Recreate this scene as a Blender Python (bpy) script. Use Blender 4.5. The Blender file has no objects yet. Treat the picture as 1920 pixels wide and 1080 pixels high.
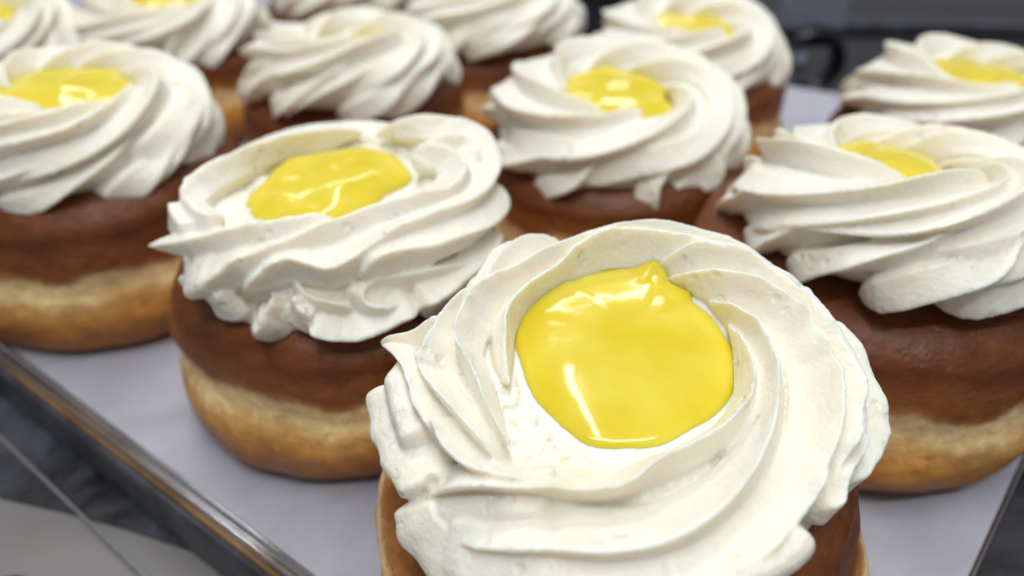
import bpy, bmesh, math, random
import numpy as np
from mathutils import Vector, Matrix, noise

S = 0.01                      # everything below is written in centimetres
C = bpy.context.scene.collection
sc = bpy.context.scene
R = math.radians

# ------------------------------------------------------------------ camera
CAM_H = 12.98
PITCH = math.atan(920.0 / 1280.0)
cam_d = bpy.data.cameras.new("camera")
cam = bpy.data.objects.new("camera", cam_d)
C.objects.link(cam)
cam.location = (0, 0, CAM_H * S)
cam.rotation_euler = (R(90) - PITCH, 0, 0)
cam_d.sensor_width = 36
cam_d.lens = 24
cam_d.clip_start = 0.005
cam_d.clip_end = 50
cam_d.dof.use_dof = True
cam_d.dof.focus_distance = 0.108
cam_d.dof.aperture_fstop = 9
sc.camera = cam

# ------------------------------------------------------------------ world, lamps, exposure
w = bpy.data.worlds.new("World")
sc.world = w
w.use_nodes = True
bg = w.node_tree.nodes["Background"]
bg.inputs[0].default_value = (0.96, 0.96, 1.0, 1)
bg.inputs[1].default_value = 0.215

def area(name, loc, target, sx, sy, power, col):
    d = bpy.data.lights.new(name, 'AREA')
    d.shape = 'RECTANGLE'; d.size = sx; d.size_y = sy; d.energy = power; d.color = col
    o = bpy.data.objects.new(name, d); C.objects.link(o)
    o.location = loc
    o.rotation_euler = (Vector(target) - Vector(loc)).to_track_quat('-Z', 'Y').to_euler()
    return o
area("ceiling_lamp_near", (0.1, -0.55, 1.6), (0.02, 0.12, 0.04), 1.2, 0.07, 9.0, (0.93, 0.97, 1.0))
area("ceiling_lamp_over", (-0.1, 0.15, 1.7), (0.0, 0.15, 0.04), 1.4, 0.07, 14.5, (0.95, 0.98, 1.0))
area("ceiling_lamp_far", (-0.2, 1.5, 1.8), (0.0, 0.2, 0.04), 1.6, 0.1, 15.0, (0.95, 0.98, 1.0))

sc.view_settings.view_transform = 'Standard'
sc.view_settings.look = 'None'
sc.view_settings.gamma = 1
sc.view_settings.exposure = 0.03
sc.view_settings.use_curve_mapping = False

# ------------------------------------------------------------------ materials
def mat(name):
    m = bpy.data.materials.new(name); m.use_nodes = True
    nt = m.node_tree
    return m, nt, nt.nodes["Principled BSDF"]
def node(nt, t, **kw):
    n = nt.nodes.new(t)
    for k, v in kw.items():
        if k in n.inputs: n.inputs[k].default_value = v
        else: setattr(n, k, v)
    return n
def ramp(nt, stops):
    n = nt.nodes.new('ShaderNodeValToRGB'); e = n.color_ramp.elements
    while len(e) < len(stops): e.new(0.5)
    for el, (p, c) in zip(e, stops): el.position = p; el.color = (*c, 1) if len(c) == 3 else c
    return n

def cream_mat():
    m, nt, b = mat("buttercream"); L = nt.links
    tc = node(nt, 'ShaderNodeTexCoord')
    n0 = node(nt, 'ShaderNodeTexNoise', Scale=60.0, Detail=3.0); L.new(tc.outputs['Object'], n0.inputs['Vector'])
    r0 = ramp(nt, [(0.3, (0.89, 0.835, 0.70)), (0.7, (0.925, 0.89, 0.79))])
    L.new(n0.outputs['Fac'], r0.inputs[0]); L.new(r0.outputs[0], b.inputs['Base Color'])
    b.inputs['Roughness'].default_value = 0.38
    b.inputs['IOR'].default_value = 1.44
    b.inputs['Subsurface Weight'].default_value = 0.85
    b.inputs['Subsurface Radius'].default_value = (1.0, 0.72, 0.38)
    b.inputs['Subsurface Scale'].default_value = 0.0018
    # grain, soft pitting and sparse air holes
    n1 = node(nt, 'ShaderNodeTexNoise', Scale=900.0, Detail=4.0, Roughness=0.6); L.new(tc.outputs['Object'], n1.inputs['Vector'])
    n2 = node(nt, 'ShaderNodeTexNoise', Scale=260.0, Detail=4.0, Roughness=0.65); L.new(tc.outputs['Object'], n2.inputs['Vector'])
    v = node(nt, 'ShaderNodeTexVoronoi', Scale=330.0); L.new(tc.outputs['Object'], v.inputs['Vector'])
    rv = ramp(nt, [(0.10, (0, 0, 0)), (0.34, (1, 1, 1))]); L.new(v.outputs['Distance'], rv.inputs[0])
    # only some cells open up as holes
    gate = node(nt, 'ShaderNodeTexNoise', Scale=110.0, Detail=1.0); L.new(tc.outputs['Object'], gate.inputs['Vector'])
    rg = ramp(nt, [(0.57, (1, 1, 1)), (0.66, (0, 0, 0))]); L.new(gate.outputs['Fac'], rg.inputs[0])
    mx = node(nt, 'ShaderNodeMath', operation='MAXIMUM'); L.new(rv.outputs[0], mx.inputs[0]); L.new(rg.outputs[0], mx.inputs[1])
    b1 = node(nt, 'ShaderNodeBump', Strength=0.55, Distance=0.00016); L.new(n1.outputs['Fac'], b1.inputs['Height'])
    b2 = node(nt, 'ShaderNodeBump', Strength=0.6, Distance=0.0007); L.new(n2.outputs['Fac'], b2.inputs['Height']); L.new(b1.outputs[0], b2.inputs['Normal'])
    b3 = node(nt, 'ShaderNodeBump', Strength=0.9, Distance=0.0005); L.new(mx.outputs[0], b3.inputs['Height']); L.new(b2.outputs[0], b3.inputs['Normal'])
    L.new(b3.outputs[0], b.inputs['Normal'])
    return m

def curd_mat():
    m, nt, b = mat("lemon_curd_gel"); L = nt.links
    tc = node(nt, 'ShaderNodeTexCoord')
    n0 = node(nt, 'ShaderNodeTexNoise', Scale=90.0, Detail=3.0, Roughness=0.5); L.new(tc.outputs['Object'], n0.inputs['Vector'])
    r0 = ramp(nt, [(0.35, (0.77, 0.60, 0.030)), (0.68, (0.83, 0.69, 0.085))])
    L.new(n0.outputs['Fac'], r0.inputs[0]); L.new(r0.outputs[0], b.inputs['Base Color'])
    b.inputs['Roughness'].default_value = 0.13
    b.inputs['IOR'].default_value = 1.42
    b.inputs['Subsurface Weight'].default_value = 0.7
    b.inputs['Subsurface Radius'].default_value = (1.0, 0.7, 0.12)
    b.inputs['Subsurface Scale'].default_value = 0.003
    n1 = node(nt, 'ShaderNodeTexNoise', Scale=240.0, Detail=2.0); L.new(tc.outputs['Object'], n1.inputs['Vector'])
    b1 = node(nt, 'ShaderNodeBump', Strength=0.12, Distance=0.0005); L.new(n1.outputs['Fac'], b1.inputs['Height'])
    L.new(b1.outputs[0], b.inputs['Normal'])
    return m

def dough_mat(shift=0.0):
    m, nt, b = mat("fried_dough"); L = nt.links
    tc = node(nt, 'ShaderNodeTexCoord')
    sep = node(nt, 'ShaderNodeSeparateXYZ'); L.new(tc.outputs['Object'], sep.inputs[0])
    nz = node(nt, 'ShaderNodeTexNoise', Scale=55.0, Detail=4.0, Roughness=0.6); L.new(tc.outputs['Object'], nz.inputs['Vector'])
    # height + wobble -> colour band
    ml = node(nt, 'ShaderNodeMath', operation='MULTIPLY_ADD'); L.new(nz.outputs['Fac'], ml.inputs[0]); ml.inputs[1].default_value = 0.013
    L.new(sep.outputs['Z'], ml.inputs[2])
    mr = node(nt, 'ShaderNodeMapRange'); L.new(ml.outputs[0], mr.inputs[0])
    mr.inputs[1].default_value = 0.0065 + shift; mr.inputs[2].default_value = 0.0505 + shift
    dark = (0.165, 0.046, 0.010); dark2 = (0.27, 0.086, 0.018); pale = (0.88, 0.63, 0.30); gold = (0.62, 0.27, 0.05); low = (0.36, 0.125, 0.026)
    r0 = ramp(nt, [(0.07, low), (0.22, gold), (0.31, (0.66, 0.36, 0.11)), (0.39, pale), (0.47, (0.86, 0.62, 0.31)), (0.51, (0.40, 0.17, 0.05)), (0.55, dark2), (0.70, dark)])
    L.new(mr.outputs[0], r0.inputs[0])
    n2 = node(nt, 'ShaderNodeTexNoise', Scale=220.0, Detail=5.0, Roughness=0.65, Distortion=0.6); L.new(tc.outputs['Object'], n2.inputs['Vector'])
    r2 = ramp(nt, [(0.32, (0.75, 0.70, 0.66)), (0.68, (1.3, 1.32, 1.35))]); L.new(n2.outputs['Fac'], r2.inputs[0])
    mx = node(nt, 'ShaderNodeMix', data_type='RGBA', blend_type='MULTIPLY'); mx.inputs[0].default_value = 0.75
    L.new(r0.outputs[0], mx.inputs[6]); L.new(r2.outputs[0], mx.inputs[7])
    L.new(mx.outputs[2], b.inputs['Base Color'])
    rr = ramp(nt, [(0.35, (.28,) * 3), (0.65, (.55,) * 3)]); L.new(nz.outputs['Fac'], rr.inputs[0]); L.new(rr.outputs[0], b.inputs['Roughness'])
    b.inputs['IOR'].default_value = 1.42
    b.inputs['Subsurface Weight'].default_value = 0.15
    b.inputs['Subsurface Radius'].default_value = (1, 0.5, 0.25)
    b.inputs['Subsurface Scale'].default_value = 0.002
    mp = node(nt, 'ShaderNodeMapping'); mp.inputs['Scale'].default_value = (1, 1, 1.5); L.new(tc.outputs['Object'], mp.inputs[0])
    n3 = node(nt, 'ShaderNodeTexNoise', Scale=170.0, Detail=6.0, Roughness=0.65, Distortion=0.3); L.new(mp.outputs[0], n3.inputs['Vector'])
    b1 = node(nt, 'ShaderNodeBump', Strength=0.85, Distance=0.0011); L.new(n3.outputs['Fac'], b1.inputs['Height'])
    L.new(b1.outputs[0], b.inputs['Normal'])
    return m

def paper_mat():
    m, nt, b = mat("white_liner_paper"); L = nt.links
    tc = node(nt, 'ShaderNodeTexCoord')
    n0 = node(nt, 'ShaderNodeTexNoise', Scale=70.0, Detail=6.0, Roughness=0.65); L.new(tc.outputs['Object'], n0.inputs['Vector'])
    r0 = ramp(nt, [(0.3, (0.40, 0.395, 0.455)), (0.7, (0.46, 0.455, 0.515))]); L.new(n0.outputs['Fac'], r0.inputs[0])
    L.new(r0.outputs[0], b.inputs['Base Color'])
    ng = node(nt, 'ShaderNodeTexNoise', Scale=22.0, Detail=3.0, Roughness=0.5, Distortion=0.4); L.new(tc.outputs['Object'], ng.inputs['Vector'])
    rg = ramp(nt, [(0.38, (0.86, 0.85, 0.84)), (0.56, (1, 1, 1))]); L.new(ng.outputs['Fac'], rg.inputs[0])
    mg = node(nt, 'ShaderNodeMix', data_type='RGBA', blend_type='MULTIPLY'); mg.inputs[0].default_value = 1.0
    L.new(r0.outputs[0], mg.inputs[6]); L.new(rg.outputs[0], mg.inputs[7]); L.new(mg.outputs[2], b.inputs['Base Color'])
    b.inputs['Roughness'].default_value = 0.6
    b1 = node(nt, 'ShaderNodeBump', Strength=0.3, Distance=0.0006); L.new(n0.outputs['Fac'], b1.inputs['Height'])
    L.new(b1.outputs[0], b.inputs['Normal'])
    return m

def simple(name, col, rough=0.5, metal=0.0, bump=0.0, scale=100.0, var=0.15, ior=1.45):
    m, nt, b = mat(name); L = nt.links
    tc = node(nt, 'ShaderNodeTexCoord')
    n0 = node(nt, 'ShaderNodeTexNoise', Scale=scale, Detail=5.0, Roughness=0.6); L.new(tc.outputs['Object'], n0.inputs['Vector'])
    r0 = ramp(nt, [(0.3, tuple(c * (1 - var) for c in col)), (0.7, tuple(min(1, c * (1 + var)) for c in col))])
    L.new(n0.outputs['Fac'], r0.inputs[0]); L.new(r0.outputs[0], b.inputs['Base Color'])
    b.inputs['Roughness'].default_value = rough; b.inputs['Metallic'].default_value = metal; b.inputs['IOR'].default_value = ior
    if bump:
        b1 = node(nt, 'ShaderNodeBump', Strength=bump, Distance=0.0005); L.new(n0.outputs['Fac'], b1.inputs['Height'])
        L.new(b1.outputs[0], b.inputs['Normal'])
    return m

M_CREAM, M_CURD, M_DOUGH, M_PAPER = cream_mat(), curd_mat(), dough_mat(0.0048), paper_mat()

# ------------------------------------------------------------------ object helpers
def link(name, me, m=None, parent=None, smooth=True):
    o = bpy.data.objects.new(name, me); C.objects.link(o)
    if m: me.materials.append(m)
    if smooth: me.polygons.foreach_set('use_smooth', [True] * len(me.polygons))
    if parent: o.parent = parent
    return o
def tag(o, label=None, cat=None, group=None, kind=None):
    if label: o['label'] = label
    if cat: o['category'] = cat
    if group: o['group'] = group
    if kind: o['kind'] = kind
    return o
def mesh_from(name, V, F):
    me = bpy.data.meshes.new(name)
    me.from_pydata([tuple(S * c for c in v) for v in V], [], F)
    me.validate(); me.update()
    return me

# ------------------------------------------------------------------ piped cream
def catmull(P, n):
    P = np.asarray(P, float)
    Q = np.vstack([2 * P[0] - P[1], P, 2 * P[-1] - P[-2]])
    out = []
    segs = len(P) - 1
    for i in range(n):
        u = i / (n - 1) * segs
        k = min(int(u), segs - 1); t = u - k
        a, b, c, d = Q[k], Q[k + 1], Q[k + 2], Q[k + 3]
        out.append(0.5 * ((2 * b) + (c - a) * t + (2 * a - 5 * b + 4 * c - d) * t * t + (3 * b - a - 3 * c + d) * t ** 3))
    return np.array(out)

class Ring:
    """elliptical ring: theta = compass angle, phi = angle round the section (0 outer, 90 top, 180 inner)"""
    def __init__(s, Rc, zc, a, b, off=0.0, wob=None):
        s.Rc, s.zc, s.a, s.b, s.off = Rc, zc, a, b, off
        s.wob = wob or (lambda th: 0.0)
    def pt(s, th, ph, lift=0.0):
        th, ph = R(th), R(ph)
        o = s.off / 2 * math.sin(th)
        a = s.a - o + lift; b = s.b + lift
        r = s.Rc + o + s.wob(th) + a * math.cos(ph); z = s.zc + b * math.sin(ph)
        return np.array((r * math.cos(th), r * math.sin(th), z))
    def nrm(s, th, ph):
        th, ph = R(th), R(ph)
        nx, nz = math.cos(ph) / s.a, math.sin(ph) / s.b
        l = math.hypot(nx, nz); nx /= l; nz /= l
        return np.array((nx * math.cos(th), nx * math.sin(th), nz))

def strand(ring, pts, V, F, ns=44, nc=18):
    """pts rows: theta, phi, lift, width, height, lean"""
    K = catmull(pts, ns)
    P = np.array([ring.pt(k[0], k[1], k[2]) for k in K])
    N = np.array([ring.nrm(k[0], k[1]) for k in K])
    T = np.gradient(P, axis=0); T /= np.linalg.norm(T, axis=1)[:, None] + 1e-9
    base = len(V)
    for i in range(ns):
        t = T[i]; n = N[i] - t * np.dot(N[i], t); n /= np.linalg.norm(n) + 1e-9
        sd = np.cross(t, n)
        u = i / (ns - 1)
        env = (0.04 + 0.96 * math.sin(min(1.0, u / 0.14) * math.pi / 2)) ** 0.75 * (0.04 + 0.96 * math.sin(min(1.0, (1 - u) / 0.14) * math.pi / 2)) ** 0.75
        wdt, hgt, lean = K[i][3] * env, K[i][4] * env, K[i][5]
        h0 = hgt
        hgt *= 1 + 0.16 * noise.noise(Vector((u * ns * 0.22, base * 0.013, 0.5)))
        pinch = 0.72 if K[i][3] < 0.46 else 0.38
        for j in range(nc):
            a = 2 * math.pi * j / nc
            up = max(0.0, math.sin(a))
            q = wdt * math.cos(a) * (1 - pinch * up ** 0.75)
            h = hgt * math.sin(a)
            q += lean * (max(0.0, h) / hgt - 1) * h0
            V.append(P[i] + sd * q + n * h)
    for i in range(ns - 1):
        for j in range(nc):
            a = base + i * nc + j; b = base + i * nc + (j + 1) % nc
            F.append((a, b, b + nc, a + nc))
    F.append(tuple(base + j for j in range(nc))[::-1])
    F.append(tuple(base + (ns - 1) * nc + j for j in range(nc)))

def ring_body(ring, V, F, nt=96, nc=24, shrink=0.0, t0=0, t1=360):
    base = len(V)
    for i in range(nt):
        for j in range(nc):
            V.append(ring.pt(360 * i / nt, 360 * j / nc, -shrink))
    for i in range(nt):
        for j in range(nc):
            a = base + i * nc + j; b = base + i * nc + (j + 1) % nc
            c = base + ((i + 1) % nt) * nc + (j + 1) % nc; d = base + ((i + 1) % nt) * nc + j
            F.append((a, d, c, b))

def disc_body(r, z0, z1, V, F, n=64):
    base = len(V)
    for z in (z0, z1):
        for i in range(n):
            a = 2 * math.pi * i / n
            V.append(np.array((r * math.cos(a), r * math.sin(a), z)))
    for i in range(n):
        j = (i + 1) % n
        F.append((base + i, base + j, base + n + j, base + n + i))
    F.append(tuple(base + i for i in range(n))[::-1]); F.append(tuple(base + n + i for i in range(n)))

def finish(name, V, F, voxel, smooth_it, m, parent, disp=0.05, seed=0):
    me = mesh_from(name + "_raw", V, F)
    o = bpy.data.objects.new("tmp", me); C.objects.link(o)
    r = o.modifiers.new("r", 'REMESH'); r.mode = 'VOXEL'; r.voxel_size = voxel * S; r.adaptivity = 0
    s = o.modifiers.new("s", 'SMOOTH'); s.factor = 0.5; s.iterations = smooth_it
    for sz, st in ((0.9, disp), (0.22, disp * 0.42), (0.06, disp * 0.36)):
        tex = bpy.data.textures.new("lumps", 'CLOUDS'); tex.noise_scale = sz * S; tex.noise_depth = 2
        d = o.modifiers.new("d", 'DISPLACE'); d.texture = tex; d.strength = st * S; d.mid_level = 0.5
        d.texture_coords = 'LOCAL'
    dg = bpy.context.evaluated_depsgraph_get()
    me2 = bpy.data.meshes.new_from_object(o.evaluated_get(dg))
    me2.name = name
    bpy.data.objects.remove(o); bpy.data.meshes.remove(me)
    me2.materials.clear()
    return link(name, me2, m, parent)

def tiltM(tx, ty, piv):
    return Matrix.Translation(Vector(piv) * S) @ Matrix.Rotation(R(tx), 4, 'X') @ Matrix.Rotation(R(ty), 4, 'Y') @ Matrix.Translation(-Vector(piv) * S)

def make_cream(root, seed, top, base, n=9, sweep=200, phase=0, w_=0.42, h_=0.55, voxel=0.055, tilt=(0, 0), hole=1.7,
               custom=None, skip=None, floor_z=None, shrink=0.16, rough=None, torn=None, bshrink=0.16, extra=None, nb=13, bw=0.40, lean=-0.3, disp=0.05, turn=-1, wobble=0.10):
    rnd = random.Random(seed)
    V, F = [], []
    wob_a = [rnd.uniform(-1, 1) for _ in range(6)]
    wob = lambda th: wobble * sum(wob_a[k] * math.sin((k + 1) * th + wob_a[(k + 3) % 6] * 3) for k in range(3))
    rt = Ring(*top, wob=wob); rb = Ring(*base, wob=wob)
    ring_body(rt, V, F, shrink=shrink)
    ring_body(rb, V, F, shrink=bshrink)
    disc_body(top[0], base[1] - base[3] * 0.5, floor_z if floor_z is not None else top[1] - 0.1, V, F)
    # base turn: short steep frills under the main swirl
    for k in range(nb):
        th = phase + 360 * k / nb + rnd.uniform(-9, 9)
        if skip and skip(th, 'base'): continue
        sp = rnd.uniform(15, 85)
        q = []
        for i in range(5):
            u = i / 4
            q.append((th + turn * sp * u + rnd.uniform(-3, 3), 75 - 120 * u, -0.02 + rnd.uniform(-.08, .16),
                      bw * rnd.uniform(.6, 1.1) * (0.8 + 0.35 * u), 0.42 * rnd.uniform(.9, 1.2), lean))
        strand(rb, q, V, F, ns=26)
    # main turn
    for k in range(n):
        th = phase + 360 * k / n + rnd.uniform(-13, 13)
        if skip and skip(th, 'top'): continue
        sw = sweep * rnd.uniform(.88, 1.12)
        q = []
        off = rnd.uniform(-8, 8)
        for i in range(7):
            u = i / 6
            q.append((th + turn * sw * u, 168 + off - (208 + off) * u ** 0.92 + rnd.uniform(-8, 8), -0.16 + rnd.uniform(-.12, .12),
                      w_ * rnd.uniform(.72, 1.1) * (0.62 + 0.4 * u), h_ * rnd.uniform(.92, 1.1) * (0.8 + 0.2 * u), lean))
        strand(rt, q, V, F)
    for (t0, t1, p0, p1, cnt) in (rough or ()):
        for _ in range(cnt):
            a, b_ = rnd.uniform(t0, t1), rnd.uniform(p0, p1)
            sz = rnd.uniform(.05, .11)
            da, db = rnd.uniform(-5, 5), rnd.uniform(-10, 10)
            strand(rt, [(a + da * q, b_ + db * q, -.02 - shrink, sz, sz * 1.15 + .03, 0) for q in (0, .5, 1)], V, F, ns=8, nc=8)
    # torn, airy texture on the floor of the hollow
    for (t0, t1, r0_, r1_, cnt, zf) in (torn or ()):
        for _ in range(cnt):
            a, r_ = R(rnd.uniform(t0, t1)), rnd.uniform(r0_, r1_)
            sz = rnd.uniform(.05, .12)
            bmp = bmesh.new()
            bmesh.ops.create_icosphere(bmp, subdivisions=1, radius=1)
            base_i = len(V); sx_, sy_ = sz * rnd.uniform(.7, 1.8), sz
            ang = rnd.uniform(0, 3.14)
            for v in bmp.verts:
                px, py = v.co.x * sx_, v.co.y * sy_
                V.append(np.array((r_ * math.cos(a) + px * math.cos(ang) - py * math.sin(ang), r_ * math.sin(a) + px * math.sin(ang) + py * math.cos(ang), zf + v.co.z * sz * .75)))
            for f_ in bmp.faces: F.append(tuple(base_i + v.index for v in f_.verts))
            bmp.free()
    for which, q in (custom or ()): strand({'t': rt, 'b': rb}[which], q, V, F, ns=max(30, 6 * len(q)))
    if extra:
        for which, q in extra: strand({'t': rt, 'b': rb}[which], q, V, F, ns=36)
    o = finish("cream_swirl", V, F, voxel, 1, M_CREAM, root, disp=disp, seed=seed)
    o.data.transform(tiltM(tilt[0], tilt[1], (0, 0, top[1])))
    return o, rt

def make_curd(root, r0, z, dome, seed, tilt=(0, 0), piv=5.0, out=None, amp=0.14, squash=1.0, lump=0.045, centre=(0, 0), spike=None):
    rnd = random.Random(seed)
    ph = [rnd.uniform(0, 6.28) for _ in range(8)]
    nT, nR = 120, 30
    V, F = [], []
    def rad(a):
        if out:
            d = math.degrees(a) % 360
            for (a0, r_0), (a1, r_1) in zip(out, out[1:] + [(out[0][0] + 360, out[0][1])]):
                dd = d if d >= out[0][0] else d + 360
                if a0 <= dd <= a1:
                    t = (dd - a0) / (a1 - a0); t = t * t * (3 - 2 * t)
                    return r_0 + (r_1 - r_0) * t
        return r0 * (1 + amp * (0.5 * math.sin(2 * a + ph[0]) + 0.35 * math.sin(3 * a + ph[1]) + 0.3 * math.sin(5 * a + ph[2]) + 0.16 * math.sin(9 * a + ph[3])))
    V.append((centre[0], centre[1], z + dome + 0.04 + lump * noise.noise(Vector((seed, 0.0, 0.0))) * 2))
    for i in range(1, nR + 1):
        u = i / nR
        for j in range(nT):
            a = 2 * math.pi * j / nT
            rr = rad(a) * u
            x, y = rr * math.cos(a), rr * math.sin(a) * squash
            e = max(0.0, 1 - u ** 4)
            zz = z + dome * (1 - u * u) + 0.26 * e ** 0.5 + lump * noise.noise(Vector((x * 1.3 + seed, y * 1.3, 0.0))) * 2 * e ** 0.5
            if spike:
                da = (math.degrees(a) - spike[0] + 180) % 360 - 180
                zz += spike[2] * math.exp(-(da / spike[1]) ** 2) * max(0.0, u - 0.6) / 0.4
            V.append((x + centre[0], y + centre[1], zz - 0.22))
    for j in range(nT): F.append((0, 1 + j, 1 + (j + 1) % nT))
    for i in range(nR - 1):
        for j in range(nT):
            a = 1 + i * nT + j; b = 1 + i * nT + (j + 1) % nT
            F.append((a, a + nT, b + nT, b))
    k = len(V)
    for j in range(nT):
        x, y, zz = V[1 + (nR - 1) * nT + j]
        V.append((centre[0] + (x - centre[0]) * 0.9, centre[1] + (y - centre[1]) * 0.9, zz - 0.5))
    for j in range(nT):
        a = 1 + (nR - 1) * nT + j; b = 1 + (nR - 1) * nT + (j + 1) % nT
        F.append((a, k + j, k + (j + 1) % nT, b))
    F.append(tuple(k + j for j in range(nT))[::-1])
    me = mesh_from("lemon_curd", V, F)
    me.transform(tiltM(tilt[0], tilt[1], (0, 0, piv)))
    return link("lemon_curd", me, M_CURD, root)

def make_bun(root, seed, rad=4.25, hgt=4.4, tilt=(0, 0), m=None):
    prof = [(0, 0.10), (2.2, 0.03), (3.35, 0.0), (3.98, 0.12), (4.28, 0.45), (4.42, 1.0), (4.43, 1.45), (4.36, 1.80), (4.25, 2.05), (4.19, 2.3), (4.20, 2.6),
            (4.20, 2.95), (4.12, 3.35), (4.05, 3.75), (3.68, 4.15), (3.0, 4.4), (2.0, 4.5), (1.0, 4.52), (0, 4.52)]
    P = catmull(prof, 70)
    nT = 128
    V, F = [], []
    sx = rad / 4.24; sz = hgt / 4.52
    for (r, z) in P:
        r = max(0.0, r)
        for j in range(nT):
            a = 2 * math.pi * j / nT
            c, s_ = math.cos(a), math.sin(a)
            d = noise.noise(Vector((c * 1.1 + seed * 3.1, s_ * 1.1, z * 0.35))) * 0.22 + noise.noise(Vector((c * 3.2 + seed, s_ * 3.2, z * 0.9))) * 0.10
            d += noise.noise(Vector((c * 9 + seed, s_ * 9, z * 2.6))) * 0.035
            zz = z * (1 + 0.10 * noise.noise(Vector((c * .8, s_ * .8 + seed * 1.7, 3.3))))
            k = 1 + d * min(1.0, z / 0.6) / 4.2
            V.append((r * sx * c * k, r * sx * s_ * k, zz * sz))
    n = len(P)
    for i in range(n - 1):
        for j in range(nT):
            a = i * nT + j; b = i * nT + (j + 1) % nT
            F.append((a, b, b + nT, a + nT))
    me = mesh_from("bun", V, F)
    bm = bmesh.new(); bm.from_mesh(me); bmesh.ops.remove_doubles(bm, verts=bm.verts, dist=1e-5); bm.to_mesh(me); bm.free()
    me.transform(tiltM(tilt[0], tilt[1], (0, 0, 1.5)))
    return link("bun", me, m or M_DOUGH, root)

def donut(label, x, y, rot=0, seed=1, rad=4.25, hgt=4.4, cream=None, curd=None, bun=None):
    root = bpy.data.objects.new("filled_donut", None); C.objects.link(root)
    root.location = (x * S, y * S, 0.0004); root.rotation_euler = (0, 0, R(rot)); root.empty_display_size = 0.01
    tag(root, label, "donut", "cream topped donuts on the paper lined tray")
    make_bun(root, seed, rad, hgt, **(bun or {}))
    o, rt = make_cream(root, seed, **cream)
    if curd: make_curd(root, seed=seed, tilt=cream.get('tilt', (0, 0)), piv=cream['top'][1], **curd)
    return root

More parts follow.
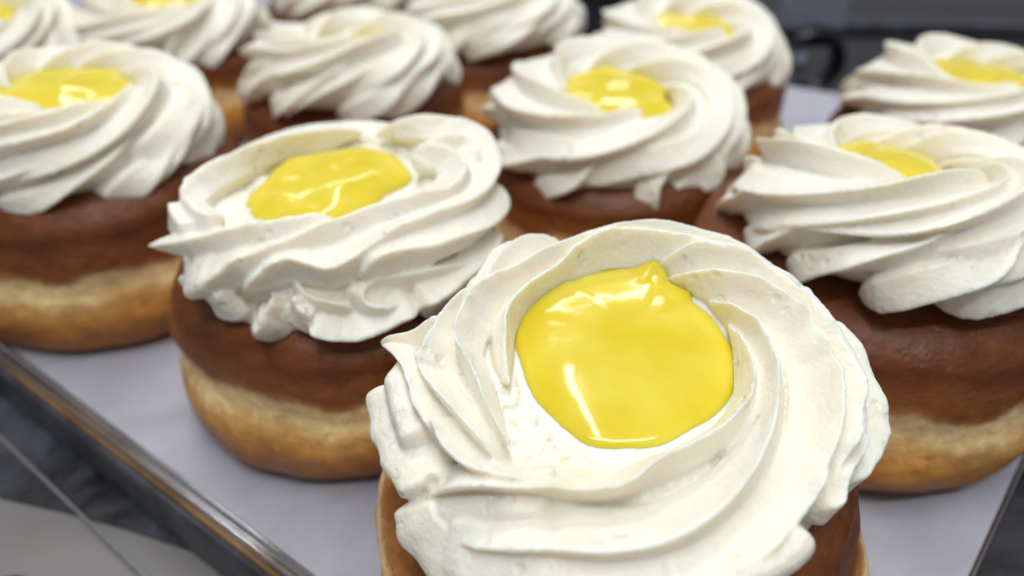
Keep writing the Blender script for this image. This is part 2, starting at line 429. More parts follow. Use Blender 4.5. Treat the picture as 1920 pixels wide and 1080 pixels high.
#@@DONUTS
F_STRANDS = [
    ('t', [(-165.3, 117.7, -0.018, 0.18, 0.45, -0.3), (-182.3, 118.7, -0.053, 0.19, 0.48, -0.3), (-194.9, 117.5, -0.088, 0.19, 0.52, -0.3), (-205.6, 118.4, -0.123, 0.2, 0.55, -0.3), (-217.7, 122.4, -0.152, 0.21, 0.58, -0.3), (-238.5, 125.1, -0.169, 0.22, 0.6, -0.3), (-253.7, 114.7, -0.187, 0.24, 0.62, -0.3), (-265, 106.3, -0.204, 0.26, 0.63, -0.3), (-280.3, 102.2, -0.21, 0.27, 0.64, -0.3), (-298.8, 96.8, -0.21, 0.28, 0.64, -0.3), (-316.8, 83.4, -0.21, 0.28, 0.64, -0.3), (-329.8, 76, -0.21, 0.28, 0.64, -0.3), (-354.8, 64, -0.21, 0.28, 0.64, -0.3), (-379.8, 49, -0.21, 0.28, 0.64, -0.3), (-399.8, 34, -0.21, 0.28, 0.64, -0.3)]),
    ('t', [(-135.6, 84.4, 0.238, 0.07, 0.19, -0.3), (-143.8, 87.5, 0.126, 0.1, 0.3, -0.3), (-152.2, 89.3, 0.014, 0.13, 0.42, -0.3), (-163.5, 92.2, -0.098, 0.17, 0.53, -0.3), (-172.7, 89.5, -0.21, 0.2, 0.64, -0.3), (-180.6, 85.2, -0.21, 0.21, 0.64, -0.3), (-188, 85.1, -0.21, 0.23, 0.64, -0.3), (-197.9, 88, -0.21, 0.25, 0.64, -0.3), (-206.1, 92.3, -0.21, 0.26, 0.64, -0.3), (-214.3, 98, -0.21, 0.27, 0.64, -0.3), (-224.3, 105.6, -0.21, 0.27, 0.64, -0.3), (-242.7, 109.3, -0.21, 0.27, 0.64, -0.3), (-256.1, 105.2, -0.21, 0.28, 0.64, -0.3), (-281.1, 93.2, -0.21, 0.28, 0.64, -0.3), (-306.1, 79.2, -0.21, 0.28, 0.64, -0.3), (-331.1, 67.2, -0.21, 0.28, 0.64, -0.3), (-351.1, 59.2, -0.21, 0.28, 0.64, -0.3)]),
    ('t', [(71.1, 128.8, -0.082, 0.2, 0.51, -0.3), (64, 111.7, -0.121, 0.22, 0.55, -0.3), (56.9, 99.8, -0.161, 0.24, 0.59, -0.3), (45.8, 86.7, -0.2, 0.26, 0.63, -0.3), (35.1, 75.1, -0.21, 0.27, 0.64, -0.3), (24.8, 66.6, -0.21, 0.27, 0.64, -0.3), (19.4, 62.4, -0.21, 0.28, 0.64, -0.3), (7.9, 63.8, -0.21, 0.28, 0.64, -0.3), (-1.7, 57.6, -0.21, 0.28, 0.64, -0.3), (-10.7, 54.9, -0.21, 0.28, 0.64, -0.3), (-17.9, 55.9, -0.205, 0.28, 0.64, -0.3), (-29.4, 56.7, -0.185, 0.27, 0.62, -0.3), (-37.6, 56.3, -0.166, 0.27, 0.6, -0.3), (-46.4, 53.4, -0.146, 0.26, 0.58, -0.3)]),
    ('t', [(65.3, 136.2, -0.056, 0.2, 0.49, -0.3), (51.8, 121.5, -0.092, 0.22, 0.52, -0.3), (38, 105.2, -0.127, 0.24, 0.56, -0.3), (26.8, 91.4, -0.163, 0.26, 0.59, -0.3), (17.9, 82.6, -0.198, 0.27, 0.63, -0.3), (9.4, 79, -0.21, 0.27, 0.64, -0.3), (-0.4, 75.8, -0.21, 0.28, 0.64, -0.3), (-10.1, 71.9, -0.21, 0.28, 0.64, -0.3), (-21.8, 69, -0.21, 0.29, 0.64, -0.3), (-33.3, 65.9, -0.21, 0.3, 0.64, -0.3), (-43, 63.2, -0.21, 0.31, 0.64, -0.3), (-53.1, 57.6, -0.21, 0.31, 0.64, -0.3), (-63, 52.3, -0.21, 0.32, 0.64, -0.3), (-71.7, 48, -0.21, 0.33, 0.64, -0.3), (-89.7, 42, -0.21, 0.33, 0.64, -0.3), (-105.7, 34, -0.21, 0.33, 0.64, -0.3)]),
    ('t', [(41.5, 134.8, -0.082, 0.2, 0.51, -0.2), (28.8, 124.6, -0.109, 0.21, 0.54, -0.2), (15.5, 116.5, -0.137, 0.22, 0.57, -0.2), (2.5, 110.5, -0.164, 0.23, 0.59, -0.2), (-13, 105.8, -0.192, 0.24, 0.62, -0.2), (-28, 101.1, -0.214, 0.26, 0.64, -0.2), (-46.8, 91.8, -0.225, 0.3, 0.65, -0.2), (-61.7, 82.5, -0.236, 0.33, 0.67, -0.2), (-71.8, 75.1, -0.225, 0.36, 0.65, -0.2), (-81.4, 67.9, -0.214, 0.4, 0.64, -0.2), (-90.4, 61.8, -0.21, 0.41, 0.64, -0.2), (-101.4, 55.9, -0.21, 0.41, 0.64, -0.2), (-115.7, 47.7, -0.201, 0.4, 0.63, -0.2), (-129, 29.4, -0.173, 0.38, 0.6, -0.2), (-139.7, 5.5, -0.146, 0.36, 0.58, -0.2)]),
    ('t', [(24.3, 133.6, 0.046, 0.17, 0.38, -0.4), (6.8, 126.1, -0.009, 0.17, 0.44, -0.4), (-11.1, 119, -0.064, 0.18, 0.49, -0.4), (-27, 113.9, -0.089, 0.19, 0.52, -0.4), (-42.3, 111.9, -0.1, 0.19, 0.53, -0.4), (-60.7, 109.2, -0.122, 0.2, 0.55, -0.4), (-77.2, 104.7, -0.166, 0.21, 0.6, -0.4), (-88.3, 98.7, -0.21, 0.22, 0.64, -0.4), (-96.1, 89.7, -0.237, 0.24, 0.67, -0.4), (-103.7, 83.5, -0.265, 0.26, 0.69, -0.4), (-114.5, 77.5, -0.256, 0.27, 0.69, -0.4), (-125, 68.5, -0.228, 0.27, 0.66, -0.4), (-135, 55.6, -0.201, 0.28, 0.63, -0.4), (-140.4, 41.5, -0.173, 0.28, 0.6, -0.4), (-146.8, 11.6, -0.146, 0.28, 0.58, -0.4)]),
    ('t', [(-119.5, 79, -0.108, 0.22, 0.54, -0.3), (-127.9, 70.6, -0.159, 0.22, 0.59, -0.3), (-133.7, 65.2, -0.21, 0.22, 0.64, -0.3), (-140.7, 59.8, -0.21, 0.22, 0.64, -0.3), (-148.4, 57.9, -0.21, 0.22, 0.64, -0.3), (-155.4, 59.1, -0.178, 0.21, 0.61, -0.3), (-159.9, 60.6, -0.146, 0.2, 0.58, -0.3)]),
    ('t', [(-119.9, 87.5, -0.183, 0.36, 0.48, 0), (-123.3, 82.3, -0.183, 0.36, 0.48, 0), (-126.4, 76.9, -0.183, 0.36, 0.48, 0), (-128.7, 72.4, -0.183, 0.36, 0.48, 0), (-132.2, 68.4, -0.183, 0.36, 0.48, 0)]),
    ('t', [(-134.4, 73.3, -0.082, 0.2, 0.51, -0.3), (-142.7, 75.2, -0.133, 0.21, 0.56, -0.3), (-153.1, 73.2, -0.184, 0.23, 0.61, -0.3), (-163.6, 67.2, -0.223, 0.24, 0.65, -0.3), (-170.7, 61.4, -0.248, 0.25, 0.68, -0.3), (-174.8, 59.5, -0.274, 0.26, 0.7, -0.3), (-179.9, 64.4, -0.248, 0.27, 0.68, -0.3), (-186.7, 69.4, -0.223, 0.27, 0.65, -0.3), (-193.3, 75.7, -0.21, 0.27, 0.64, -0.3), (-200.1, 85.7, -0.21, 0.27, 0.64, -0.3), (-211.5, 92.6, -0.21, 0.26, 0.64, -0.3), (-231.5, 82.6, -0.21, 0.26, 0.64, -0.3), (-251.5, 72.6, -0.21, 0.26, 0.64, -0.3)]),
    ('t', [(-147.1, 57, -0.082, 0.23, 0.51, -0.2), (-155.9, 55.4, -0.21, 0.3, 0.64, -0.2), (-163.5, 53.4, -0.21, 0.3, 0.64, -0.2), (-170.5, 52.9, -0.146, 0.28, 0.58, -0.2), (-177.4, 47, -0.056, 0.22, 0.49, -0.2), (-183.4, 34.3, 0.072, 0.16, 0.36, -0.2), (-188.7, 16.8, 0.258, 0.09, 0.23, -0.2)]),
    ('t', [(156.8, 87.9, -0.212, 0.33, 0.51, 0), (166.7, 75.2, -0.238, 0.33, 0.54, 0), (171.1, 57.8, -0.212, 0.28, 0.51, 0), (172.2, 36.7, -0.084, 0.2, 0.38, 0), (171.2, 17.2, 0.38, 0.08, 0.15, 0)]),
    ('t', [(-153.5, 39.8, -0.275, 0.51, 0.57, 0), (-161.5, 36.9, -0.275, 0.51, 0.57, 0), (-169.4, 34.7, -0.275, 0.51, 0.57, 0), (-175.8, 36.9, -0.275, 0.51, 0.57, 0), (-177.9, 47.1, -0.275, 0.51, 0.57, 0)]),
    ('t', [(-178.7, 10.4, -0.157, 0.47, 0.57, 0), (-171, 6.4, -0.159, 0.47, 0.57, 0), (-161.5, 6.1, -0.225, 0.47, 0.57, 0), (-150.2, 18.6, -0.225, 0.47, 0.57, 0), (-145.6, 15.8, -0.225, 0.47, 0.57, 0)]),
    ('t', [(167, 85.5, -0.425, 0.42, 0.57, 0), (154.3, 84.8, -0.425, 0.42, 0.57, 0), (138.9, 72.7, -0.425, 0.42, 0.57, 0), (130.4, 61.3, -0.425, 0.42, 0.57, 0), (125.2, 71.4, -0.425, 0.42, 0.57, 0), (118.4, 89.5, -0.425, 0.42, 0.57, 0)]),
    ('t', [(174.2, 57.8, -0.475, 0.42, 0.57, 0), (164.3, 70.1, -0.475, 0.42, 0.57, 0), (151.8, 76, -0.475, 0.42, 0.57, 0), (140.8, 73.2, -0.475, 0.42, 0.57, 0)]),
    ('t', [(16.8, 33.6, -0.295, 0.42, 0.52, 0), (9.4, 30.4, -0.216, 0.42, 0.52, 0), (0.3, 26, -0.203, 0.42, 0.52, 0), (-9.1, 20.9, -0.243, 0.42, 0.52, 0), (-16.7, 16.4, -0.286, 0.42, 0.52, 0), (-28.1, 29.1, -0.317, 0.42, 0.52, 0), (-36.9, 34.2, -0.317, 0.42, 0.52, 0)]),
    ('t', [(-21.5, 48, -0.11, 0.26, 0.46, 0), (-31.2, 49.4, -0.11, 0.26, 0.46, 0), (-38.7, 51.8, -0.11, 0.26, 0.46, 0), (-44.6, 46.8, -0.11, 0.26, 0.46, 0), (-49.6, 49.4, -0.11, 0.26, 0.46, 0)]),
    ('t', [(-147.7, 3.6, -0.125, 0.55, 0.57, 0), (-143.7, -5, -0.084, 0.55, 0.57, 0), (-135.7, -7.2, -0.063, 0.55, 0.57, 0), (-124.2, 0.3, -0.125, 0.55, 0.57, 0), (-112.3, 18.4, -0.125, 0.55, 0.57, 0)]),
    ('t', [(-145.6, -4.5, -0.097, 0.51, 0.46, 0), (-140.9, 14.1, -0.34, 0.51, 0.46, 0), (-133.1, 43.2, -0.34, 0.51, 0.46, 0), (-124.9, 58.5, -0.34, 0.51, 0.46, 0), (-115.7, 68.6, -0.34, 0.51, 0.46, 0)]),
    ('t', [(-54.9, 49.3, -0.145, 0.51, 0.57, -0.2), (-62.6, 43.4, -0.145, 0.51, 0.57, -0.2), (-71.4, 42.1, -0.145, 0.51, 0.57, -0.2), (-82.2, 38.6, -0.145, 0.51, 0.57, -0.2), (-94.6, 37, -0.145, 0.51, 0.57, -0.2)]),
    ('t', [(-75.6, 32.6, -0.145, 0.51, 0.57, -0.2), (-94.5, 32.3, -0.145, 0.51, 0.57, -0.2), (-112.7, 24.1, -0.145, 0.51, 0.57, -0.2), (-126.8, 7.5, -0.145, 0.51, 0.57, -0.2), (-137.5, -6.8, -0.077, 0.51, 0.57, -0.2)]),
]
B_STRANDS = [
    ('t', [(68.8, 130.2, -0.01, 0.3, 0.35, -0.25), (58, 111, -0.054, 0.32, 0.39, -0.25), (46.5, 89.5, -0.098, 0.35, 0.44, -0.25), (37, 62.2, -0.142, 0.37, 0.48, -0.25), (30.2, 37.1, 0.029, 0.39, 0.5, -0.25), (20.1, 26.4, 0.003, 0.4, 0.5, -0.25), (2.9, 31.1, -0.16, 0.41, 0.5, -0.25), (-16.5, 44.1, -0.163, 0.41, 0.5, -0.25), (-35.4, 60, -0.178, 0.42, 0.52, -0.25), (-50.2, 65.4, -0.192, 0.42, 0.53, -0.25), (-63.4, 58.9, -0.207, 0.41, 0.55, -0.25), (-72.1, 49.3, -0.21, 0.41, 0.55, -0.25), (-79.3, 44.2, -0.21, 0.4, 0.55, -0.25), (-85.3, 49.4, -0.21, 0.4, 0.55, -0.25), (-91.8, 53.7, -0.204, 0.4, 0.54, -0.25), (-97.8, 46.9, -0.189, 0.4, 0.53, -0.25), (-104.1, 30.8, -0.175, 0.4, 0.51, -0.25), (-108.9, 13.4, -0.16, 0.4, 0.5, -0.25)]),
    ('t', [(13.3, 127.5, 0.04, 0.3, 0.3, -0.25), (16.4, 110.2, -0.014, 0.34, 0.35, -0.25), (12.6, 96.2, -0.067, 0.37, 0.41, -0.25), (3.6, 76.1, -0.114, 0.4, 0.45, -0.25), (-7.5, 66.6, -0.131, 0.42, 0.47, -0.25), (-20.7, 71, -0.149, 0.44, 0.49, -0.25), (-35.3, 86.6, -0.167, 0.45, 0.51, -0.25), (-53.7, 99.5, -0.185, 0.43, 0.53, -0.25), (-75.7, 91.6, -0.203, 0.42, 0.54, -0.25), (-91.8, 74.9, -0.21, 0.43, 0.55, -0.25), (-104.2, 57.1, -0.21, 0.44, 0.55, -0.25), (-111.8, 40.9, -0.21, 0.45, 0.55, -0.25), (-117.7, 22.2, -0.196, 0.46, 0.54, -0.25), (-132.8, -14.2, -0.166, 0.48, 0.52, -0.25), (-137.6, -7.8, 0.119, 0.5, 0.5, -0.25)]),
    ('t', [(-75.3, 108.4, -0.01, 0.35, 0.35, -0.2), (-86.1, 101.8, -0.057, 0.4, 0.4, -0.2), (-97.4, 93.6, -0.09, 0.42, 0.43, -0.2), (-111.2, 82.2, -0.11, 0.42, 0.45, -0.2), (-122, 62.8, -0.077, 0.37, 0.42, -0.2), (-134.5, 40.9, 0.023, 0.27, 0.32, -0.2), (-152.1, 9, 0.374, 0.1, 0.15, -0.2)]),
    ('t', [(8.5, 130.5, -0.06, 0.3, 0.4, -0.25), (15.1, 118.5, -0.06, 0.3, 0.4, -0.25), (17.9, 99.8, -0.06, 0.3, 0.4, -0.25), (21, 81.2, -0.06, 0.3, 0.4, -0.25), (18.6, 59, -0.06, 0.3, 0.4, -0.25), (6.5, 47.5, -0.06, 0.3, 0.4, -0.25)]),
    ('t', [(-152.1, 58.3, -0.06, 0.4, 0.4, 0), (-158.8, 67.5, -0.117, 0.4, 0.46, 0), (-164.2, 74.2, -0.153, 0.4, 0.49, 0), (-169.8, 86.3, -0.124, 0.4, 0.46, 0), (-183.7, 105, -0.11, 0.4, 0.45, 0), (-205.3, 119.9, -0.11, 0.4, 0.45, 0), (-241.6, 130.8, -0.089, 0.4, 0.43, 0), (-281.6, 126.5, -0.06, 0.4, 0.4, 0)]),
    ('t', [(-135.9, 54.1, -0.01, 0.4, 0.35, 0), (-145.4, 54, -0.01, 0.4, 0.35, 0), (-156.1, 54.1, -0.01, 0.4, 0.35, 0)]),
    ('t', [(-129.4, 75.9, 0.04, 0.3, 0.3, 0), (-135.4, 71.7, 0.04, 0.3, 0.3, 0), (-143.3, 70, 0.04, 0.3, 0.3, 0), (-155.3, 66.8, 0.04, 0.3, 0.3, 0)]),
    ('t', [(8, 11, 0.054, 0.42, 0.45, -0.25), (0.1, 0, -0.079, 0.42, 0.45, -0.25), (-18, 14.6, -0.11, 0.42, 0.45, -0.25), (-35.9, 31.8, -0.11, 0.42, 0.45, -0.25), (-47.3, 38.5, -0.11, 0.42, 0.45, -0.25), (-55.2, 45.2, -0.11, 0.42, 0.45, -0.25), (-63.6, 46, -0.11, 0.42, 0.45, -0.25), (-71, 34.4, -0.11, 0.42, 0.45, -0.25)]),
    ('b', [(-96.3, 74.2, -0.06, 0.2, 0.48, 0), (-97.7, 64.8, -0.204, 0.28, 0.62, 0), (-97.9, 51.8, -0.276, 0.37, 0.7, 0), (-99.3, 36.5, -0.3, 0.45, 0.72, 0), (-103.3, 20.9, -0.276, 0.48, 0.7, 0), (-106.7, 30.7, -0.18, 0.4, 0.6, 0)]),
    ('b', [(-95.3, 74.3, -0.08, 0.22, 0.5, 0), (-90.5, 61.3, -0.08, 0.22, 0.5, 0), (-85.5, 50.4, -0.08, 0.22, 0.5, 0), (-79.7, 44.8, -0.08, 0.22, 0.5, 0), (-74.3, 38, -0.08, 0.22, 0.5, 0)]),
    ('b', [(-54, 13.8, -0.205, 0.38, 0.62, -0.2), (-61.7, 14.1, -0.205, 0.38, 0.62, -0.2), (-70.4, 10.6, -0.205, 0.38, 0.62, -0.2), (-77.8, 9.5, -0.205, 0.38, 0.62, -0.2), (-84.7, 16.7, -0.205, 0.38, 0.62, -0.2), (-88.5, 24.8, -0.205, 0.38, 0.62, -0.2)]),
    ('b', [(-29.3, 26.5, -0.105, 0.25, 0.53, -0.2), (-40.5, 40.2, -0.105, 0.25, 0.53, -0.2), (-52.1, 49.9, -0.105, 0.25, 0.53, -0.2), (-62.5, 56.2, -0.105, 0.25, 0.53, -0.2), (-69.4, 52.5, -0.105, 0.25, 0.53, -0.2), (-70.7, 42.3, -0.105, 0.25, 0.53, -0.2), (-66.8, 32.6, -0.105, 0.25, 0.53, -0.2), (-59.6, 29.7, -0.105, 0.25, 0.53, -0.2)]),
    ('b', [(-91.8, 54.9, -0.08, 0.35, 0.5, 0), (-89.8, 42.4, -0.08, 0.35, 0.5, 0), (-85.6, 33.5, -0.08, 0.35, 0.5, 0)]),
    ('b', [(-10.4, 23.4, -0.018, 0.45, 0.44, 0), (-23.7, 23, -0.018, 0.45, 0.44, 0), (-37.7, 23.5, -0.018, 0.45, 0.44, 0), (-48.2, 20.8, -0.018, 0.45, 0.44, 0), (-55.9, 19.6, -0.018, 0.45, 0.44, 0)]),
    ('b', [(-113.9, 52.3, -0.143, 0.4, 0.56, 0), (-116.2, 38.9, -0.143, 0.4, 0.56, 0), (-121.3, 38.4, -0.143, 0.4, 0.56, 0)]),
    ('b', [(-59.7, 76.5, 0.045, 0.4, 0.38, 0), (-66.2, 66.3, 0.045, 0.4, 0.38, 0), (-71.5, 56, 0.045, 0.4, 0.38, 0), (-75.8, 49.5, 0.045, 0.4, 0.38, 0)]),
]
F_OUT = [(11.7, 1.67), (35.7, 1.58), (43.8, 1.82), (59.9, 1.74), (66.7, 2.26), (74.0, 2.03), (83.3, 1.91), (101.0, 1.78), (122.1, 1.79), (129.7, 2.06), (150.3, 2.15), (161.6, 2.25), (175.6, 2.05), (194.7, 1.99), (223.7, 2.14), (248.6, 2.28), (268.4, 2.18), (295.0, 1.97), (332.3, 1.92)]
B_OUT = [(5.5, 1.95), (31.6, 1.85), (66.5, 1.71), (93.9, 1.35), (123.8, 1.35), (147.5, 1.45), (177.2, 1.5), (213.6, 1.99), (231.4, 2.15), (250.5, 1.9), (301.8, 1.6), (336.9, 1.5)]
def cr(s, z, **k):
    d = dict(top=(2.45 * s, z, 1.05 * s, 0.9, 0.15), base=(2.6 * s, z - 0.6, 1.1 * s, 0.72, 0.0), voxel=0.06); d.update(k); return d
def cu(r, z, dome=0.12, **k):
    d = dict(r0=r, z=z, dome=dome); d.update(k); return d
G = 2.0
D = [
 ('large donut nearest the camera with a wide lemon curd pool ringed by spiral cream', 1.9, 8.45, 0, 1, 4.45, 4.1,
    dict(top=(2.68, 4.83, 1.23, .85, .5), base=(2.8, 4.35, 1.15, .55, 0), voxel=0.026, tilt=(10, 0), n=0, nb=0, custom=F_STRANDS, wobble=0, disp=0.045, shrink=.44, floor_z=5.28, torn=[(-175, -60, 1.9, 2.6, 260, 5.305)]),
    dict(r0=1.8, z=5.42, dome=0.05, out=F_OUT, centre=(.12, .62), lump=.008, spike=(68, 9, .30)), dict(tilt=(0, -12), m=dough_mat(0.0035))),
 ('donut left of the front one, its cream ending in a pointed left tip', -4.15, 14.3, 0, 2, 4.2, 4.35,
    dict(top=(2.6, 5.15, 1.15, .95, .2), base=(2.75, 4.5, 1.15, .75, 0), voxel=0.036, tilt=(6, 0), n=0, nb=0, custom=B_STRANDS, wobble=0, disp=0.055, shrink=.34, floor_z=5.5, torn=[(-200, -120, 1.5, 2.5, 160, 5.54)], bshrink=.3),
    dict(r0=1.7, z=5.72, dome=0.16, out=B_OUT, centre=(-.17, .3), lump=.06)),
 ('donut at the left edge with a bulging curd pool and frilly cream skirt', -12.53, 18.86, 0, 3, 4.35, 4.8, cr(.95, 5.54, tilt=(3, 4), phase=20), cu(2.3, 6.1, .35, centre=(-.35, .15))),
 ('donut right of the front one, its curd a thin sliver between cream folds', 8.9, 14.2, 0, 24, 4.5, 4.75, cr(.95, 5.45, phase=40, voxel=.045, tilt=(-8, 0)), cu(1.4, 6.15, .05, centre=(-.1, .6))),
 ('donut in the centre behind the front one, lumpy curd in an open cream hollow', 3.19, 20.6, 0, 5, 4.3, 4.3, cr(1.02, 5.04, tilt=(8, 0), phase=15, n=6), cu(1.85, 5.6, lump=.06)),
 ('donut left of centre whose curd is hidden behind a mound of ruffled cream', -6.14, 26.0, 0, 6, 4.3, 4.3, cr(1.02, 5.0, tilt=(-4, 0), phase=5), cu(1.4, 5.5)),
 ('blurred donut near the top centre right with lumpy curd, in front of the card holder', 7.2, 28.7, 0, 7, 4.3, 4.2, cr(.99, 4.86, tilt=(6, 0), phase=30, n=6), cu(1.8, 5.45, lump=.07)),
 ('blurred donut at the right edge furthest back on that side, beside the dark worktop', 15.4, 22.1, 0, 8, 4.3, 4.2, cr(.98, 4.9, phase=80, n=7), cu(1.9, 5.65, centre=(-.6, .1))),
 ('blurred donut near the top left, second in the back row, a patch of curd showing', -15.45, 32.4, 0, 9, 4.3, 4.2, cr(1.02, 4.92, phase=60, tilt=(9, 0)), cu(1.9, 5.65)),
 ('blurred donut at top centre in front of the black box, no curd visible', -.93, 32.7, 0, 10, 4.3, 4.4, cr(1.05, 5.2, phase=100), cu(1.5, 5.7)),
 ('farthest donut, cut off by the top edge of the photo between two nearer ones', -9.13, 39.3, 0, 11, 4.3, 4.3, cr(1.03, 5.1, phase=0), cu(1.5, 5.6)),
 ('donut in the top left corner with only part of its cream and curd showing', -22.3, 29.6, 0, 12, 4.3, 4.2, cr(.98, 4.9, phase=50, tilt=(6, 0)), cu(1.8, 5.6)),
]
for d in D: donut(*d)
#@@SETTING
def poly_prism(name, pts, z0, z1, m, parent=None):
    n = len(pts)
    V = [(x, y, z0) for x, y in pts] + [(x, y, z1) for x, y in pts]
    F = [tuple(range(n))[::-1], tuple(range(n, 2 * n))] + [(i, (i + 1) % n, n + (i + 1) % n, n + i) for i in range(n)]
    me = mesh_from(name, V, F)
    bm = bmesh.new(); bm.from_mesh(me); bmesh.ops.recalc_face_normals(bm, faces=bm.faces); bm.to_mesh(me); bm.free()
    return link(name, me, m, parent, smooth=False)

def extrude_profile(name, A, B, prof, m, parent=None, side=1, smooth=True):
    """profile (distance outward, z) swept from A to B with a slight waviness of the sheet metal"""
    A, B = np.array(A), np.array(B)
    d = (B - A) / np.linalg.norm(B - A); nrm = np.array((d[1], -d[0])) * side
    n = 60; V = []; F = []
    for i in range(n + 1):
        P = A + (B - A) * i / n
        for (o, z) in prof:
            wv = 0.012 * noise.noise(Vector((i * 0.31, o * 2, 1.0)))
            V.append((P[0] + nrm[0] * (o + wv), P[1] + nrm[1] * (o + wv), z + wv))
    k = len(prof)
    for i in range(n):
        for j in range(k - 1):
            a = i * k + j
            F.append((a, a + 1, a + k + 1, a + k))
    return link(name, mesh_from(name, V, F), m, parent, smooth=smooth)

M_STEEL = simple("polished_steel", (0.60, 0.59, 0.62), 0.2, 1.0, 0.15, 60.0, 0.12)
M_REFLECTION = simple("tan_painted_reflection", (0.30, 0.18, 0.085), 0.22, 0.4, 0.1, 22.0, 0.75)  # mottled tan colour painting the donuts' reflection in the steel rim
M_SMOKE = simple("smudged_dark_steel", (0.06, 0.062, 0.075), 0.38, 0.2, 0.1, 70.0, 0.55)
M_BLACK = simple("black_plastic", (0.008, 0.009, 0.012), 0.3)
M_GREYBLUE = simple("grey_blue_card", (0.15, 0.165, 0.21), 0.5)
M_GREY = simple("warm_grey_laminate", (0.20, 0.185, 0.18), 0.5, 0, 0.05, 40, 0.06)

# the dark worktop: glossy charcoal with long streaks
m, nt, b = mat("charcoal_worktop"); L = nt.links
tc = node(nt, 'ShaderNodeTexCoord'); mp = node(nt, 'ShaderNodeMapping'); mp.inputs['Scale'].default_value = (0.25, 1.6, 1)
L.new(tc.outputs['Object'], mp.inputs[0])
n0 = node(nt, 'ShaderNodeTexNoise', Scale=9.0, Detail=4.0, Roughness=0.6); L.new(mp.outputs[0], n0.inputs['Vector'])
r0 = ramp(nt, [(0.35, (0.007, 0.008, 0.010)), (0.7, (0.036, 0.036, 0.045))]); L.new(n0.outputs['Fac'], r0.inputs[0])
L.new(r0.outputs[0], b.inputs['Base Color']); b.inputs['Roughness'].default_value = 0.45
M_TOP = m

# smudgy dark glass-like shelf floor beside the tray
m, nt, b = mat("smudged_black_gloss"); L = nt.links
tc = node(nt, 'ShaderNodeTexCoord')
n0 = node(nt, 'ShaderNodeTexNoise', Scale=28.0, Detail=5.0, Roughness=0.6, Distortion=0.8); L.new(tc.outputs['Object'], n0.inputs['Vector'])
r0 = ramp(nt, [(0.42, (0.013, 0.013, 0.016)), (0.72, (0.10, 0.105, 0.125))]); L.new(n0.outputs['Fac'], r0.inputs[0])
L.new(r0.outputs[0], b.inputs['Base Color'])
r1 = ramp(nt, [(0.4, (0.22,) * 3), (0.7, (0.5,) * 3)]); L.new(n0.outputs['Fac'], r1.inputs[0]); L.new(r1.outputs[0], b.inputs['Roughness'])
M_GLOSS = m

tag(poly_prism("worktop", [(-90, 2), (90, 2), (90, 130), (-90, 130)], -4.0, -3.0, M_TOP), kind='structure')
tag(poly_prism("shelf_floor", [(-15.0, 12.0), (-13.07, 11.05), (-11.2, 10.62), (-9.37, 10.11), (-7.6, 9.52), (-5.86, 8.85), (-3.0, 7.4), (4, 3), (9, 5), (-2, 10), (-25, 25), (-45, 33), (-45, 12)], -2.9, -1.5, M_GLOSS), kind='structure')
tag(poly_prism("counter", [(-40, -5), (20, -5), (20, 1.9), (-3, 8), (-20, 14), (-40, 20)], -2.95, -1.62, M_GREY), kind='structure')
seam = extrude_profile("steel_edge_strip", (-14.9, 13.47), (-7.0, 7.83), [(-.04, -1.49), (-.03, -1.44), (.03, -1.44), (.04, -1.49)], simple('grey_strip', (.2, .19, .19), .4), smooth=False)
tag(seam, 'thin grey metal strip running across the dark shelf left of the tray', 'metal strip')

# tray: left and right edges meet in a corner under the front donut
LA, LB = (-50.0, 39.04), (1.2, 4.38)
RA, RB_ = (7.2, 5.6), (30.0, 29.2)
tray = bpy.data.objects.new("serving_tray", None); C.objects.link(tray); tray.location = (0, 0, 0)
tag(tray, 'steel serving tray with a rolled rim carrying a painted tan donut reflection under the paper liner', 'tray')
extrude_profile("rim", LA, LB, [(-.02, -.02), (0.0, .05), (.05, .09), (.11, .05), (.15, -.01), (.20, .02), (.27, .08), (.34, .05), (.38, -.03)], M_STEEL, tray)
extrude_profile("reflection_strip", LA, LB, [(.38, -.02), (.41, .05), (.45, .08), (.49, .05), (.52, -.05)], M_REFLECTION, tray)  # added strip: the golden donut reflection along the rim, put into its colour
extrude_profile("side_wall", LA, LB, [(.52, -.03), (.56, .02), (.62, .0), (.66, -.3), (.7, -1.42)], M_SMOKE, tray)
extrude_profile("rim", RA, RB_, [(-.08, -.01), (-.04, .05), (.0, .07), (.03, .055)], M_STEEL, tray)
extrude_profile("side_wall", RA, RB_, [(-.01, -.02), (0.03, .05), (.12, .10), (.8, .32), (1.9, .62), (1.96, .6), (2.0, .45), (2.2, -2.9)], M_SMOKE, tray)
poly_prism("tray_base", [(-1.5, 6.2), (1.2, 4.38), (7.2, 5.6), (30, 29.2), (15.4, 37.3), (-5, 60), (-60, 60), (-60, 45.8)], -0.25, -.03, M_STEEL, tray)

# paper liner with a faint crumple
pts = [(-4.05 + 5.25, 4.38), (7.2, 5.6), (30.0, 29.2), (15.2, 37.3), (-4.0, 58.0), (-50, 60), (-50.0, 39.04)]
me = mesh_from("paper_liner", [(x, y, 0) for x, y in pts], [tuple(range(len(pts)))])
bm = bmesh.new(); bm.from_mesh(me)
bmesh.ops.triangulate(bm, faces=bm.faces)
for _ in range(6): bmesh.ops.subdivide_edges(bm, edges=bm.edges[:], cuts=1, use_grid_fill=True)
for v in bm.verts:
    v.co.z += 0.0004 * noise.noise(v.co * 35) * 0.5
bm.to_mesh(me); bm.free()
tag(link("paper_liner", me, M_PAPER), 'white parchment sheet lining the tray under all the donuts', 'paper liner')

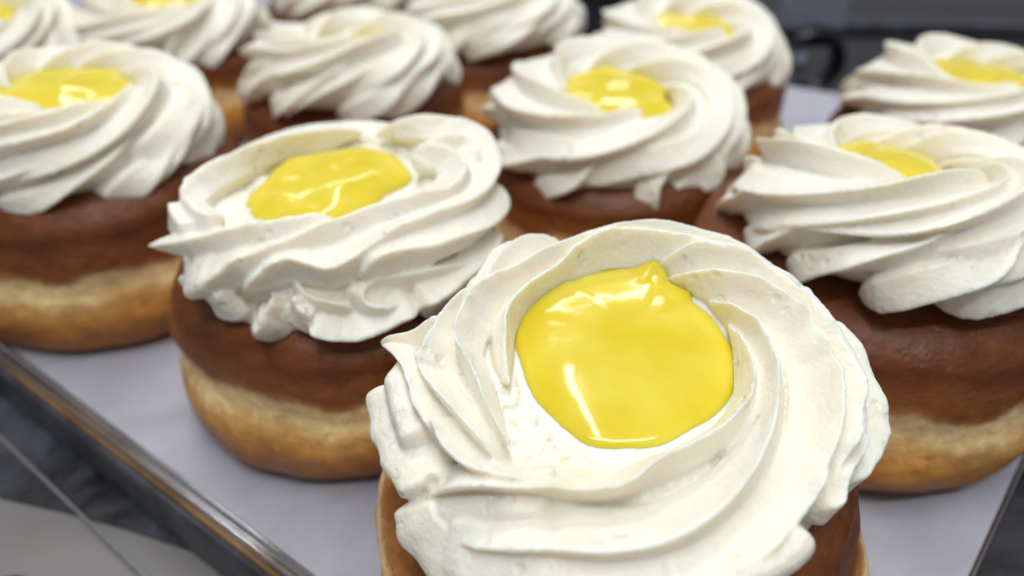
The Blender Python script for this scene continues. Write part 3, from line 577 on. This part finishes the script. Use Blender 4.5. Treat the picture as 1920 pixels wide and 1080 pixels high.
# things standing behind the tray
hold = bpy.data.objects.new("card_holder", None); C.objects.link(hold); hold.location = (18.4 * S, 43 * S, -3.0 * S)
tag(hold, 'black holder with an upright blank grey blue card, behind the tray between two donuts', 'card holder')
def local_mesh(name, bmfn, m, parent, smooth=False, bevel=0.0):
    bm = bmesh.new(); bmfn(bm)
    if bevel: bmesh.ops.bevel(bm, geom=bm.edges[:], offset=bevel * S, segments=3, profile=0.6, affect='EDGES')
    me = bpy.data.meshes.new(name); bm.to_mesh(me); bm.free()
    return link(name, me, m, parent, smooth)
def boxfn(c, d, rz=0.0, rx=0.0):
    def f(bm):
        M = Matrix.Translation(Vector(c) * S) @ Matrix.Rotation(R(rz), 4, 'Z') @ Matrix.Rotation(R(rx), 4, 'X') @ Matrix.Diagonal((*[v * S for v in d], 1))
        bmesh.ops.create_cube(bm, size=1, matrix=M)
    return f
local_mesh("card", boxfn((0.1, 1.2, 6.6), (4.2, 0.25, 4.6), 0, -12), M_GREYBLUE, hold, bevel=.05)
def loop(bm):
    n, k = 40, 10
    rings = []
    for i in range(n + 1):
        a = math.pi * (-0.55 + 1.35 * i / n)
        c = Vector((0.3 + 1.75 * math.cos(a), 0.2, 2.5 + 1.75 * math.sin(a))) * S
        t = Vector((-math.sin(a), 0, math.cos(a))); n1 = Vector((math.cos(a), 0, math.sin(a))); n2 = Vector((0, 1, 0))
        rings.append([bm.verts.new(c + (n1 * math.cos(2 * math.pi * j / k) * 0.45 + n2 * math.sin(2 * math.pi * j / k) * 0.8) * S) for j in range(k)])
    for i in range(n):
        for j in range(k):
            bm.faces.new((rings[i][j], rings[i][(j + 1) % k], rings[i + 1][(j + 1) % k], rings[i + 1][j]))
local_mesh("hook", loop, M_BLACK, hold, smooth=True)
local_mesh("clamp", boxfn((-.5, .6, 3.9), (4.6, .9, 1.1), 0, 0), M_BLACK, hold, bevel=.2)
local_mesh("foot", boxfn((0, .2, .3), (3.2, 2.6, .6)), M_BLACK, hold, bevel=.2)
local_mesh("bolt", lambda bm: bmesh.ops.create_uvsphere(bm, u_segments=20, v_segments=12, radius=.65 * S, matrix=Matrix.Translation(Vector((-.6, -.3, 2.6)) * S)), M_GREYBLUE, hold, smooth=True)

box = bpy.data.objects.new("storage_box", None); C.objects.link(box); box.location = (6.3 * S, 47 * S, -3.0 * S)
tag(box, 'matt black box with a lid standing behind the donuts at the top centre', 'box')
local_mesh("box_body", boxfn((0, 0, 3), (7, 5, 6)), M_BLACK, box, bevel=.3)
local_mesh("lid", boxfn((0, 0, 6.4), (7.4, 5.4, .8)), M_BLACK, box, bevel=.25)

rail = local_mesh("metal_rail", boxfn((36, 58, -2.4), (40, 1.6, 1.0), -3), M_SMOKE, None, bevel=.3)
tag(rail, 'dark metal rail lying across the dark worktop behind the right donuts', 'rail')
cap = local_mesh("black_knob", lambda bm: bmesh.ops.create_cone(bm, cap_ends=True, segments=40, radius1=.75 * S, radius2=.6 * S, depth=.5 * S,
      matrix=Matrix.Translation(Vector((-11.1, 8.05, -1.37)) * S)), M_BLACK, None, bevel=.08)
tag(cap, 'small round black knob on the grey counter at the bottom left corner', 'knob')
